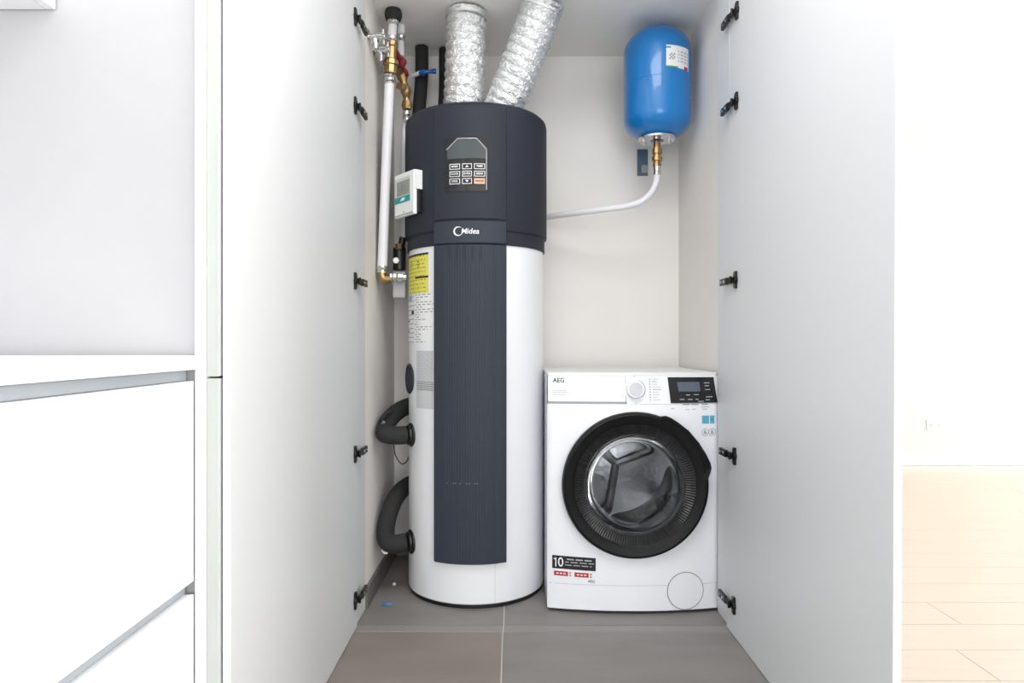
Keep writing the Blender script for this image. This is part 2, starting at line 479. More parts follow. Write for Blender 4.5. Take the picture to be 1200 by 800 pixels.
hexp = [(-.0655, 1.566), (.069, 1.566), (.069, 1.600), (.036, 1.632), (-.026, 1.632), (-.0655, 1.600)]
obj('screen', plate(-.0655, .069, lambda x: 1.566, lambda x: min(1.632, 1.600 + (x + .0655) * .81, 1.600 + (.069 - x) * .97), surf, .001, .0028, 24), 'lcd', dp)
fr = MB()
rim = [(-.068, 1.598), (-.027, 1.635), (.037, 1.635), (.072, 1.598), (.072, 1.458)]
for (x0, z0), (x1, z1) in zip(rim[:-1], rim[1:]):
    [fr.tube([surf(x0 + (x1 - x0) * q / 4, z0 + (z1 - z0) * q / 4, .003), surf(x0 + (x1 - x0) * (q + 1) / 4, z0 + (z1 - z0) * (q + 1) / 4, .003)], .0021, 6) for q in range(4)]
obj('bright_rim', fr, 'chrome', dp)
gl = [['MODE', '^', 'TIMER'], ['CLOCK', 'ENTER', 'DISINF'], ['LOCK', 'v', 'ON/OFF']]
for r_ in range(3):
    for c_ in range(3):
        xc = -.038 + c_ * .043; zc = 1.5385 - r_ * .0255; hw, hh = .0185 if c_ != 1 else .0165, .0095
        kb = obj('button', prism([(xc - hw, zc - hh), (xc + hw, zc - hh), (xc + hw, zc + hh), (xc - hw, zc + hh)], surf, .001, .0030), 'orange' if (r_, c_) == (2, 2) else 'print', dp)
        if (r_, c_) != (2, 2):
            obj('key_face', prism([(xc - hw + .002, zc - hh + .002), (xc + hw - .002, zc - hh + .002), (xc + hw - .002, zc + hh - .002), (xc - hw + .002, zc + hh - .002)], surf, .002, .0034), 'gloss', dp)
        s_ = gl[r_][c_]
        if s_ in '^v':
            q = 1 if s_ == '^' else -1
            obj('arrow', prism([(xc - .006, zc - .003 * q), (xc + .006, zc - .003 * q), (xc, zc + .004 * q)], surf, .003, .0041), 'print', dp)
        else:
            text('lettering', s_, .0095, lambda a, b, n_, xc=xc, zc=zc: surf(xc + a, zc + b, .0040), 'ink' if (r_, c_) == (2, 2) else 'print', dp, bold=.0002, squash=.85)
# logo
lg = ST(.2785, -.0)
cx = -.0135; zz = 1.3150
mb = MB()
P = []
n = 40
for i in range(n + 1):
    a = R(55 + 265 * i / n)
    P.append((a, .0155, .0022 * math.sin(PI * i / n) + .0006))
vs = []
for a, r, wd in P:
    for s_ in (-1, 1): vs.append(lg(cx - .034 + math.cos(a) * (r + s_ * wd), zz + .0 + math.sin(a) * (r * .95 + s_ * wd), .0006))
mb.add(vs, [(2 * i, 2 * i + 1, 2 * i + 3, 2 * i + 2) for i in range(n)])
obj('logo_swoosh', mb, 'print', wh)
text('logo_lettering', 'Midea', .0265, lambda a, b, n_: lg(cx + .0075 + a + b * .15, zz - .001 + b, .0006), 'print', wh, bold=.0004, squash=.98)

# stickers on the drum


def sticker(name, sf, u0, u1, v0, v1, nu, nv, fn, mats, parent, lift=.0006):
    return obj(name, MB().grid(lambda a, b: sf(u0 + (u1 - u0) * a, v0 + (v1 - v0) * b, lift), nu, nv, fn, smooth=False), mats, parent, fix=False)


BA = lambda r, d: r * R(d)
sb = lambda a, z, n_: cs(.258 + n_, a / .258, z)
random.seed(5)
rr = random.Random(8)
rowlen = [rr.randint(3, 24) for _ in range(90)]


def fy(i, j):
    if j >= 38: return 1
    if 7 <= i <= 8 and 25 < j < 35 and (j % 2): return 2
    if 15 <= i <= 16 and 24 < j < 34 and (j % 3): return 2
    if 13 <= i and j in (15, 16): return 1
    if j % 4 == 1 and i > 1 and (i * 7 + j * 3) % 5 < 3 and i < 22: return 2
    return 0


M['inky'] = mat('olive_ink', (150, 142, 60), .6)
sticker('yellow_sticker', sb, BA(.258, -78), BA(.258, -38.3), 1.108, 1.252, 24, 40, fy, ['yellow', 'ink', 'inky'], wh)


def ft(i, j):
    if j % 3 == 1 and 1 < i < 3 + rowlen[j % 90] and (i * 5 + j * 7) % 6 < 4: return 1
    return 0


sticker('text_sticker', sb, BA(.258, -58.5), BA(.258, -33), .928, 1.107, 26, 60, ft, ['paper', 'inkg'], wh)


def fe(i, j):
    if j > 36 and 1 < i < 9: return 1 if (i + j) % 3 else 0
    if 17 < j < 20 and i < 5: return 2
    if 8 < j < 11 and i < 4: return 3
    if 24 < j < 28 and 7 < i: return 4
    if j % 4 == 0 and i > 2: return 5
    return 0


sticker('energy_sticker', sb, BA(.258, -80), BA(.258, -59), .93, 1.105, 11, 42, fe, ['paper', 'inkblue', 'inkgreen', 'inkred', 'ink', 'inkl'], wh)


def fg(i, j):
    if j > 28 and j % 2 and 1 < i < 24 and (i * 3 + j) % 7: return 1
    if 18 < j <= 28 and j % 2 and i > 0: return 2
    return 0


sticker('grey_sticker', sb, BA(.258, -54.5), BA(.258, -33), .693, .90, 25, 60, fg, ['paperg', 'inkl', 'inkg'], wh)
# dark round cap at the left flank
n_ = cs(1, R(-70), 0) - cs(0, 0, 0); n_.z = 0
pc = cs(.254, R(-71), .795)
obj('round_cap', MB().lathe([(.056, 0), (.057, .006), (.053, .011), (.046, .012), (.042, .008), (0, .010)], pc, n_, 36), 'navy', wh)
for z in (.588, .192):   # pipe outlets
    pc = cs(.255, R(-66), z); nn = Vector((math.sin(R(-66)), -math.cos(R(-66)), 0))
    obj('outlet_flange', MB().lathe([(.0, 0), (.044, 0), (.044, .007), (.037, .010), (.036, .018), (0, .018)], pc, nn, 28), 'black', wh)

# wired controller on the flank
ctl = thing('wall_controller', (-.39, 2.475, 1.47), 'small white controller box with screen and green strip hanging on heater flank', 'controller')
a = Vector((-.345, 2.42, 0)); b = Vector((-.432, 2.53, 0))
ax = (a - b).normalized(); nrm = Vector((ax.y, -ax.x, 0)) * 1
if nrm.x > 0: nrm = -nrm
cc = (a + b) / 2; cc.z = 1.466; hw = (a - b).length / 2
cf = lambda u_, v_, n2: cc + ax * u_ + Vector((0, 0, 1)) * v_ + nrm * n2
obj('housing', prism([(-hw, -.079), (hw, -.079), (hw, .079), (-hw, .079)], cf, -.010, .004), 'white', ctl, .003)
obj('front_frame', prism([(-hw + .006, -.028), (hw - .022, -.028), (hw - .022, .062), (-hw + .006, .062)], cf, .003, .0052), 'paperg', ctl, .001)
obj('screen', prism([(-hw + .022, -.002), (hw - .026, -.002), (hw - .026, .050), (-hw + .022, .050)], cf, .004, .0062), 'lcd3', ctl)
for q in range(3):
    obj('digit', prism([(-.022 + q * .015, .010), (-.012 + q * .015, .010), (-.012 + q * .015, .038), (-.022 + q * .015, .038)], cf, .0062, .0066), 'inkg', ctl)
obj('green_strip', prism([(-hw + .008, -.028), (hw - .024, -.028), (hw - .024, -.006), (-hw + .008, -.006)], cf, .0045, .0064), 'teal', ctl)
obj('strip_mark', prism([(-.024, -.022), (.004, -.022), (.014, -.013), (-.008, -.011)], cf, .0062, .0068), 'print', ctl)
obj('indicator', prism([(-.004, -.066), (.002, -.066), (.002, -.061), (-.004, -.061)], cf, .004, .0047), 'inkred', ctl)
obj('bottom_lip', prism([(-hw + .004, -.0745), (hw - .004, -.0745), (hw - .004, -.070), (-hw + .004, -.070)], cf, .0035, .0062), 'inkl', ctl)
mb = MB()
for q in range(9):
    z = 1.480 + q * .0075
    mb.obox(cs(.285, R(-45.6), z), (math.cos(R(-46)), math.sin(R(-46)), 0), (math.sin(R(-46)), -math.cos(R(-46)), 0), (0, 0, 1), .0165, .0145, .0025)
mb.obox(cs(.284, R(-45.6), 1.510), (math.cos(R(-46)), math.sin(R(-46)), 0), (math.sin(R(-46)), -math.cos(R(-46)), 0), (0, 0, 1), .0155, .0135, .034)
o_ = obj('ribbed_bracket', mb, 'white', ctl)
obj('cable_clip', MB().obox(cs(.280, R(-45), 1.434), (math.cos(R(-45)), math.sin(R(-45)), 0), (math.sin(R(-45)), -math.cos(R(-45)), 0), (0, 0, 1), .016, .010, .042), 'black', ctl, .003)

# ------------------------------------------------------------------ foil ducts
def duct(p0, p1, r, seed, label, bend):
    p0, p1 = Vector(p0), Vector(p1); mid = (p0 + p1) / 2 + Vector(bend)
    L = (p1 - p0).length; rows = int(L / .0022); n = 120
    u = (p1 - p0).orthogonal().normalized(); mb = MB(); vs = []
    for i in range(rows + 1):
        t = i / rows; c = (1 - t) ** 2 * p0 + 2 * t * (1 - t) * mid + t * t * p1
        T = (2 * (1 - t) * (mid - p0) + 2 * t * (p1 - mid)).normalized()
        u = (u - T * u.dot(T)).normalized(); v = T.cross(u)
        for k_ in range(n):
            a = 2 * PI * k_ / n
            ph = (i * .0022 / .034 + k_ / n) % 1          # spiral wire pitch
            rr_ = r * (1 + .085 * (abs(math.cos(PI * ph)) ** .7 - .7))
            q = Vector((math.cos(a) * 2.2, math.sin(a) * 2.2, i * .0022 * 30)) + Vector((seed, 0, 0))
            rr_ += .0030 * noise.noise(q * 3.2) + .0030 * noise.noise(q * 1.1) + .0016 * noise.noise(q * 8) + random.uniform(-.0007, .0007)
            vs.append(c + (u * math.cos(a) + v * math.sin(a)) * rr_)
    mb.add(vs, [(i * n + k_, i * n + (k_ + 1) % n, (i + 1) * n + (k_ + 1) % n, (i + 1) * n + k_) for i in range(rows) for k_ in range(n)], 0, False)
    d = thing('foil_duct', tuple(p0), label, 'duct', )
    o = obj('hose', mb, 'foil', d, fix=False)
    T = (p1 - mid).normalized()
    obj('collar', MB().lathe([(r + .001, 0), (r + .005, .002), (r + .005, .012), (r + .001, .014)], p1 - T * .03, T, 48), 'foil', d)
    T0 = (mid - p0).normalized()
    c2 = obj('clamp_band', MB().lathe([(r + .001, 0), (r + .004, .001), (r + .004, .011), (r + .001, .012)], p0 + T0 * .012, T0, 48)
             .obox(p0 + T0 * .02 + Vector((r * .75, -r * .75, 0)), (1, 1, 0), (-1, 1, 0), (0, 0, 1), .012, .005, .006), 'chrome', d)
    return d


duct((-.190, 2.615, 1.79), (-.172, 2.585, 2.181), .0745, 3, 'crinkled foil duct rising nearly upright from heater top, left one', (.004, 0, 0))
duct((-.040, 2.605, 1.808), (.115, 2.49, 2.178), .0755, 27, 'crinkled foil duct leaning right from heater top to the ceiling', (.010, .01, 0))

# ------------------------------------------------------------------ pipework at the upper left
Y1 = 2.572
p = thing('supply_pipe', (-.485, Y1, 1.19), 'white supply pipe with brass valve and elbow running up the left wall', 'pipe')
px = lambda x_, d_: (x_ - 600) * d_ / 800
pz = lambda y_, d_: .9275 + (402 - y_) * d_ / 800
V = lambda x_, y_, d_: Vector((px(x_, d_), d_, pz(y_, d_)))
obj('lower_tube', MB().tube([V(448, 312, Y1), V(456.5, 96, Y1)], .0185, 20), 'pipe', p)
obj('chrome_coupling', MB().lathe([(.0, 0), (.0205, 0), (.022, .004), (.019, .010), (.022, .014), (.022, .024), (.019, .028), (.022, .034), (0, .036)], V(456.5, 99, Y1), (.04, 0, 1), 24), 'chrome', p)
obj('brass_body', MB().lathe([(.0, 0), (.024, .0), (.026, .006), (.026, .03), (.030, .033), (.030, .050), (.021, .056), (.0195, .10), (.023, .105), (.023, .12), (0, .122)], V(457.5, 87, Y1), (.05, 0, 1), 10, smooth=False), 'brass', p)
obj('chrome_coupling', MB().lathe([(.0, 0), (.021, 0), (.021, .010), (.018, .014), (.021, .018), (.021, .028), (0, .03)], V(459, 52, Y1), (.03, 0, 1), 24), 'chrome', p)
obj('upper_tube', MB().tube([V(459, 46, Y1), V(460.3, 26, Y1)], .0165, 20), 'pipe', p)
obj('chrome_coupling', MB().lathe([(.0, 0), (.0215, 0), (.0215, .008), (.018, .011), (.0215, .016), (0, .02)], V(460.5, 30, Y1), (.03, 0, 1), 24), 'chrome', p)
obj('foam_sleeve', MB().lathe([(.0, 0), (.020, 0), (.028, .005), (.0325, .016), (.033, .028), (.029, .042), (.022, .052), (.021, .062), (0, .063)], V(461, 25, Y1), (0, 0, 1), 24), 'foam', p)
obj('chrome_coupling', MB().lathe([(.0, 0), (.021, 0), (.021, .008), (.018, .012), (.021, .016), (.021, .026), (0, .028)], V(448, 320, Y1), (0, 0, 1), 24), 'chrome', p)
obj('brass_elbow', MB().tube([V(448, 318, Y1), V(448, 323, Y1), V(450, 326.5, Y1), V(454, 327, Y1), V(458, 326, Y1)], .0165, 14), 'brass', p)
mb = MB()
mb.lathe([(0, 0), (.018, 0), (.018, .006), (.015, .009), (.018, .013), (.018, .022), (.015, .026), (.018, .030), (.018, .045), (.013, .048), (.013, .060), (0, .060)], V(457, 325, Y1), (1, .2, 0), 8, smooth=False)
obj('chrome_nipple', mb, 'chrome', p)
# safety group next to it
s2 = thing('safety_valve', tuple(V(468, 350, 2.62)), 'grey and black safety valve with white cap beside the pipe elbow', 'valve')
obj('grey_trap', MB().box(px(461, 2.62), px(476, 2.62), 2.60, 2.645, pz(349, 2.6), pz(318, 2.6)), 'greyplas', s2, .006)
obj('valve_body', MB().cyl(V(468, 317, 2.64), V(468, 290, 2.64), .024, 18).cyl(V(470, 290, 2.64), V(472, 278, 2.64), .013, 12), 'black', s2)
obj('white_cap', MB().cyl(V(464, 305, 2.62), V(464, 305, 2.60), .0115, 18), 'white', s2)
obj('brass_nut', MB().lathe([(0, 0), (.014, 0), (.014, .02), (0, .02)], V(467, 292, 2.61), (0, 0, 1), 6, smooth=False), 'brass', s2)
# hot riser with red valve
Y2 = 2.69
q2 = thing('hot_water_riser', tuple(V(475, 300, Y2)), 'thin white riser with red handled brass valve behind the supply pipe', 'pipe')
obj('upper_tube', MB().tube([V(470, 66, 2.70), V(469.5, 43, 2.70), V(469.5, 29, 2.70)], .0135, 16), 'pipe', q2)
obj('chrome_coupling', MB().lathe([(.0, 0), (.018, 0), (.018, .008), (.015, .011), (.018, .015), (.018, .024), (0, .026)], V(469.7, 49, 2.70), (0, 0, 1), 20), 'chrome', q2)
obj('white_tape', MB().lathe([(.0, 0), (.015, 0), (.017, .006), (.016, .03), (0, .034)], V(469.7, 39, 2.70), (0, 0, 1), 14), 'white', q2)
obj('brass_body', MB().tube([V(468, 70, 2.66), V(471, 88, 2.66), V(476, 108, 2.67), V(477, 128, 2.69)], lambda t, a: .0175 + .005 * math.sin(t * 22), 10, sub=5)
    .lathe([(0, 0), (.024, 0), (.024, .022), (0, .022)], V(470, 105, 2.655), (.25, -.2, 1), 6, smooth=False)
    .lathe([(0, 0), (.018, 0), (.018, .03), (0, .03)], V(476.5, 128, 2.68), (.0, 0, 1), 6, smooth=False), 'brass', q2)
hb = MB()
for s_, e_ in (((464, 60), (468, 70)), ((468, 70), (472, 80)), ((472, 80), (477, 88))):
    hb.tube([V(*s_, 2.615), V((s_[0] + e_[0]) / 2 + 1, (s_[1] + e_[1]) / 2, 2.60), V(*e_, 2.615)], .0085, 8, sub=4)
hb.lathe([(0, 0), (.020, 0), (.023, .006), (.020, .014), (0, .014)], V(470, 74, 2.625), (0, -1, .1), 12)
obj('red_handle', hb, 'red', q2)
obj('chrome_coupling', MB().lathe([(.0, 0), (.015, 0), (.015, .012), (.012, .016), (.015, .02), (.015, .034), (0, .036)], V(476.5, 141, 2.69), (.0, 0, 1), 16), 'chrome', q2)
obj('lower_tube', MB().tube([V(476.3, 138, 2.70), V(474, 150, 2.73), V(473, 230, 2.74), V(473.5, 320, 2.74)], .0105, 12), 'pipe', q2)
# black insulated pipes with a blue lever
q3 = thing('insulated_pipe', (px(493, 2.9), 2.88, 1.7), 'black foam insulated pipe with blue lever valve left of the foil ducts', 'pipe')
obj('foam_sleeve', MB().tube([(px(493.5, 2.87), 2.89, NC - .003), (px(493.5, 2.87), 2.885, 2.05), (px(491, 2.87), 2.87, 1.9), (px(489, 2.87), 2.86, 1.72), (px(489, 2.87), 2.86, 1.45)], .0275, 20), 'foam', q3)
obj('white_band', MB().cyl(V(483.5, 89, 2.83), V(493, 85, 2.80), .009, 12), 'white', q3)
obj('blue_lever', MB().tube([V(492, 86, 2.80), V(499, 84, 2.79), V(506, 83.5, 2.79), V(511, 83.5, 2.79)], lambda t, a: .0085 + .003 * math.cos(a) ** 2 + .002 * math.sin(9 * t), 10, sub=4), 'bluehandle', q3)
q4 = thing('insulated_pipe', (px(521, 2.9), 2.9, 1.7), 'black foam insulated pipe half hidden behind the upright foil duct', 'pipe')
obj('foam_sleeve', MB().tube([(px(521, 2.9), 2.91, NC - .003), (px(521, 2.9), 2.905, 2.0), (px(519, 2.9), 2.90, 1.85), (px(518, 2.9), 2.90, 1.5)], .025, 18), 'foam', q4)
# chrome angle valves on the left wall
for i, (x_, y_, d_) in enumerate(((434, 43, 2.44), (443, 58, 2.53))):
    av = thing('angle_valve', (NL, d_, pz(y_, d_)), ('small chrome stop valve high on left wall, nearer the door hinge', 'small chrome stop valve high on left wall, touching the brass pipe')[i], 'valve')
    z = pz(y_, d_)
    obj('body', MB().lathe([(0, 0), (.026, 0), (.026, .004), (.012, .008), (.012, .03), (.016, .032), (.016, .05), (0, .052)], (NL, d_, z), (1, 0, 0), 16)
        .cyl((NL + .028, d_, z + .002), (NL + .028, d_ + .0, z - .045), .010, 12), 'chrome', av)
    hm = MB()
    for q in range(4):
        a_ = q * PI / 2 + .4
        hm.cyl((NL + .055, d_, z), (NL + .055, d_ + .026 * math.cos(a_), z + .026 * math.sin(a_)), .0065, 8)
    hm.cyl((NL + .048, d_, z), (NL + .064, d_, z), .012, 12)
    obj('cross_handle', hm, 'chrome', av)

# insulated bends at the lower left
for i, zc in enumerate((.588, .192)):
    lab = ('black insulated pipe bend leaving heater flank below the round cap', 'black insulated pipe bend at heater foot near the floor')[i]
    q = thing('insulated_bend', (-.45, 2.53, zc), lab, 'pipe')
    s0 = cs(.282, R(-66), zc)
    if i == 0:
        pts = [s0, (-.425, 2.508, zc + .001), (-.462, 2.512, zc + .004), (-.476, 2.55, zc + .012), (-.476, 2.60, zc + .035), (-.455, 2.67, zc + .066), (-.42, 2.74, zc + .085), (-.36, 2.86, zc + .09)]
    else:
        pts = [s0, (-.425, 2.510, zc - .002), (-.458, 2.518, zc + .004), (-.472, 2.55, zc + .03), (-.470, 2.59, zc + .08), (-.452, 2.65, zc + .135), (-.42, 2.73, zc + .165), (-.36, 2.86, zc + .17)]
    obj('foam_sleeve', MB().tube(pts, .0335, 24), 'foam', q)
    if i == 0:
        obj('tape', MB().tube([(-.486, 2.545, zc + .040), (-.474, 2.585, zc + .062), (-.462, 2.615, zc + .074)], .010, 10), 'black', q)
        obj('silver_label', MB().tube([(-.482, 2.535, zc + .037), (-.478, 2.546, zc + .046)], .007, 8), 'chrome', q)
        obj('cable', MB().tube([V(461, 515, 2.70), V(463, 532, 2.70), V(470, 543, 2.70), V(477, 540, 2.72), V(481, 528, 2.74)], .0022, 6), 'black', q)
    else:
        obj('cable_tie', MB().tube([(-.478, 2.512, zc - .026), (-.467, 2.498, zc - .031), (-.455, 2.496, zc - .031)], .004, 6), 'white', q)
cp = thing('copper_fitting', tuple(V(462, 648, 2.72)), 'dull copper pipe fitting low behind the lower insulated bend', 'fitting')
obj('tube', MB().tube([V(452, 640, 2.86), V(458, 646, 2.84), V(466, 644, 2.82), V(473, 640, 2.80)], .010, 10), 'copper', cp)
obj('nut', MB().cyl(V(456, 646, 2.845), V(462, 647, 2.835), .015, 6), 'brass', cp)
# scraps on the floor
sx, sy = px(453, 2.42), 2.42
mb = MB()
mb.add([(sx - .018, sy - .008, .001), (sx - .004, sy - .014, .004), (sx + .016, sy - .006, .001), (sx + .020, sy + .006, .005), (sx + .003, sy + .010, .001), (sx - .014, sy + .008, .006), (sx, sy, .008)],
       [(0, 1, 6), (1, 2, 6), (2, 3, 6), (3, 4, 6), (4, 5, 6), (5, 0, 6)])
tag(obj('plastic_scrap', mb, 'scrap', None, thick=.001), 'crumpled blue plastic scrap on the floor tiles left of heater', 'litter')
sx, sy = px(462, 2.62), 2.62
tag(obj('plaster_crumb', MB().lathe([(0, 0), (.007, .0005), (.008, .004), (.004, .008), (0, .009)], (sx, sy, .0005), n=7, smooth=False), 'white'), 'tiny white crumb on the floor behind the blue scrap', 'litter')

# ------------------------------------------------------------------ blue expansion tank
BX, BY = .572, 2.69
bt = thing('expansion_tank', (BX, BY, 1.73), 'blue steel expansion vessel hanging under the closet ceiling at right', 'tank')
prof = []
rb = .1305
for i in range(13):
    a = PI / 2 * i / 12; prof.append((rb * math.sin(a) ** 1.0, 1.722 + .088 * (1 - math.cos(a))))
for i in range(13):
    a = PI / 2 * i / 12; prof.append((rb * math.cos(a), 2.062 + .105 * math.sin(a)))
obj('shell', MB().lathe(prof, (BX, BY, 0), n=72), 'blue', bt)
obj('weld_seam', MB().lathe([(rb - .001, 1.934), (rb + .0008, 1.936), (rb + .0008, 1.940), (rb - .001, 1.942)], (BX, BY, 0), n=72), 'blue', bt)
fo = obj('flange', MB().lathe([(.026, 1.722), (.069, 1.722), (.072, 1.725), (.072, 1.731), (.066, 1.734), (0, 1.736)], (BX - .003, BY - .01, 0), n=40), 'chrome', bt)
for q in range(6):
    a = q * PI / 3 + .3
    obj('bolt', MB().lathe([(0, -.005), (.0065, -.005), (.0065, .003), (0, .003)], (BX - .003 + .056 * math.cos(a), BY - .01 + .056 * math.sin(a), 1.719), n=6, smooth=False), 'chrome', fo)
bs = lambda u_, v_, n2: Vector((BX + (rb + n2) * math.sin(u_ / rb), BY - (rb + n2) * math.cos(u_ / rb), v_))


def fb(i, j):
    if j == 0 and i < 8: return 2
    if j <= 1 and 12 < i < 17: return 1
    if 4 < j < 9 and 1 < i < 6: return 4 if (i + j) % 2 else 0
    if j == 12 and i < 3: return 5
    if j in (4, 6, 8, 10) and 7 < i < 17 and i % 3: return 3
    return 0


sticker('type_sticker', bs, .006, .115, 1.963, 2.047, 18, 14, fb, ['paper', 'inkred', 'inkgreen', 'inkl', 'inkg', 'inkblue'], bt, .0008)
for (u_, v_) in ((.135, 2.07), (.14, 1.87)):
    obj('scratch', MB().grid(lambda a_, b_: bs(u_ + .006 * a_, v_ + .008 * b_, .0008), 1, 1), 'paperg', bt)
fp = thing('tank_supply_pipe', (BX, BY, 1.455), 'white pipe with brass nipple curving from blue vessel flange to heater', 'pipe')
FX, FY = BX - .003, BY - .01
obj('brass_nipple', MB().lathe([(0, 1.62), (.017, 1.62), (.017, 1.632), (.014, 1.634), (.014, 1.640), (.0205, 1.642), (.0205, 1.658), (.015, 1.660), (.015, 1.668), (.0195, 1.670), (.0195, 1.690), (.015, 1.692), (.015, 1.72), (0, 1.722)], (FX, FY, 0), n=10, smooth=False), 'brass', fp)
obj('chrome_ferrule', MB().lathe([(0, 1.588), (.0155, 1.588), (.0155, 1.596), (.0135, 1.598), (.0155, 1.602), (.0155, 1.620), (0, 1.621)], (FX, FY, 0), n=18), 'chrome', fp)
obj('hose', MB().tube([(FX, FY, 1.589), (FX - .003, FY, 1.560), (FX - .022, FY, 1.520), (FX - .062, FY, 1.484), (FX - .12, FY + .005, 1.466), (FX - .22, FY + .03, 1.457), (FX - .34, FY + .09, 1.452), (FX - .45, FY + .165, 1.450), (FX - .58, FY + .24, 1.450)], .0125, 16), 'pipe', fp)
bk = thing('wall_bracket', (.575, YB, 1.70), 'small blue grey plate on the back wall behind the brass nipple', 'bracket')
obj('plate', MB().box(.548, .594, YB - .006, YB, 1.66, 1.775), 'bracket', bk, .001)
obj('tag', MB().box(.566, .592, YB - .0085, YB - .006, 1.672, 1.705), 'greyplas', bk)

# ------------------------------------------------------------------ washing machine
wm = thing('washing_machine', (.42, 2.65, 0), 'white front loading washing machine with black porthole ring standing right of heater', 'washing machine')
WX0, WX1, WC = .1225, .7185, .42


def yf(x, z):
    t_ = (x - WC) / .2985
    s_ = 1 if z < .68 else 1 - .6 * min(1, (z - .68) / .14)
    if z > .72: s_ -= 0
    e = max(0, abs(t_) - .96) / .04
    return 2.367 - .033 * (1 - t_ * t_) * s_ + (.006 * e * e) + max(0, z - .72) * .10


obj('cabinet', MB().box(WX0 + .002, WX1 - .002, 2.374, 2.384, .012, .05).add(
    [(WX0, 2.37, .012), (WX0, 2.93, .012), (WX0, 2.93, .812), (WX0, 2.385, .812), (WX1, 2.37, .012), (WX1, 2.93, .012), (WX1, 2.93, .812), (WX1, 2.385, .812)],
    [(0, 1, 2, 3), (4, 5, 6, 7), (1, 5, 6, 2), (0, 1, 5, 4), (3, 2, 6, 7)]), 'wm', wm)
tp = MB()
Zt = .828
outl = [(WX0 + .001, 2.93), (WX0 + .001, 2.39)] + [(x, yf(x, .82) + .004) for x in [WX0 + .006 + i * (WX1 - WX0 - .012) / 16 for i in range(17)]] + [(WX1 - .001, 2.39), (WX1 - .001, 2.93)]
tp.slab([(x, y, .8135) for x, y in outl], (0, 0, .012))
obj('top_panel', tp, 'wmtop', wm, .003)
for fx in (.17, .67):
    for fy_ in (2.43, 2.88):
        obj('foot', MB().cyl((fx, fy_, .0005), (fx, fy_, .013), .022, 14), 'black', wm)

DC = (.42, .4435)    # door centre x, z
# front sheet with a round hole
K = 128; rows_ = 9
z0_, z1_ = .012, .7185
vs = []
angs = sorted([2 * PI * i / K for i in range(K)] + [math.atan2(zc_ - DC[1], xc_ - DC[0]) % (2 * PI) for xc_ in (WX0, WX1) for zc_ in (z0_, z1_)])
for a in angs:
    c_, s_ = math.cos(a), math.sin(a)
    tt = min([((WX1 if c_ > 0 else WX0) - DC[0]) / c_ if abs(c_) > 1e-9 else 9, ((z1_ if s_ > 0 else z0_) - DC[1]) / s_ if abs(s_) > 1e-9 else 9])
    for j in range(rows_ + 1):
        r = .215 + (tt - .215) * j / rows_
        x, z = DC[0] + c_ * r, DC[1] + s_ * r
        vs.append((x, yf(x, z), z))
NA = len(angs)
fs = [(i * (rows_ + 1) + j, ((i + 1) % NA) * (rows_ + 1) + j, ((i + 1) % NA) * (rows_ + 1) + j + 1, i * (rows_ + 1) + j + 1) for i in range(NA) for j in range(rows_)]
obj('front_panel', MB().add(vs, fs, 0, True), 'wm', wm, thick=-.004)


def patch(x0, x1, z0, z1, m, nm, n_=.0, thick=.012, nu=24, nv=6, par=None, bev=.002):
    return obj(nm, MB().grid(lambda a_, b_: Vector((x0 + (x1 - x0) * a_, yf(x0 + (x1 - x0) * a_, z0 + (z1 - z0) * b_) - n_, z0 + (z1 - z0) * b_)), nu, nv), m, par or wm, thick=-thick)


dr = patch(WX0 + .002, .391, .727, .814, 'wmplas', 'detergent_drawer', .001)
cpn = patch(.393, WX1 - .001, .7195, .814, 'wmplas', 'control_panel', .0)
patch(WX0 + .002, .391, .7192, .7265, 'inkl', 'drawer_grip', -.005, nv=1)
sf = lambda x, z, n2: Vector((x, yf(x, z) - n2, z))
text('logo_lettering', 'AEG', .022, lambda a_, b_, c_: sf(.162 + a_, .7985 + b_, .0022), 'ink', dr, bold=.0003, squash=.95)
for j, (l_, zz_) in enumerate(((.05, .763), (.06, .756), (.045, .749))):
    obj('small_print', MB().grid(lambda a_, b_: sf(.14 + l_ * a_, zz_ + .0018 * b_, .0020), 4, 1), 'inkl', dr)
# dial
dx, dz = .423, .768
dl = obj('dial', MB().lathe([(.034, 0), (.034, .003), (.0315, .004), (.0305, .020), (.028, .024), (0, .025)], sf(dx, dz, .0), (0, -1, .08), 48), 'white', wm)
obj('dial_ring', MB().lathe([(.034, .0005), (.0365, .001), (.0365, .0035), (.034, .0038)], sf(dx, dz, .0), (0, -1, .08), 48), 'chrome', dl)
obj('dial_face', MB().lathe([(.024, .0), (.024, .0006), (0, .0006)], sf(dx, dz, .0) + Vector((0, -.0249, .002)), (0, -1, .08), 32), 'paperg', dl)
for s_ in (-1, 1):
    obj('tick', MB().grid(lambda a_, b_: sf(dx + .0012 * a_, dz + s_ * .040 + .008 * b_ * s_, .0012), 1, 1), 'inkg', cpn)
for i in range(9):
    z = .802 - i * .0088
    obj('led', MB().grid(lambda a_, b_: sf(.4735 + .0035 * a_ + (0 if i else 0), z + .0032 * b_, .0012), 1, 1), 'ink', cpn)
    ln = (.022, .016, .018, .028, .030, .02, .024, .018, .026)[i]
    obj('small_print', MB().grid(lambda a_, b_: sf(.484 + ln * a_, z + .0005 + .002 * b_, .0012), 2, 1), 'inkg' if i in (1, 4) else 'inkl', cpn)
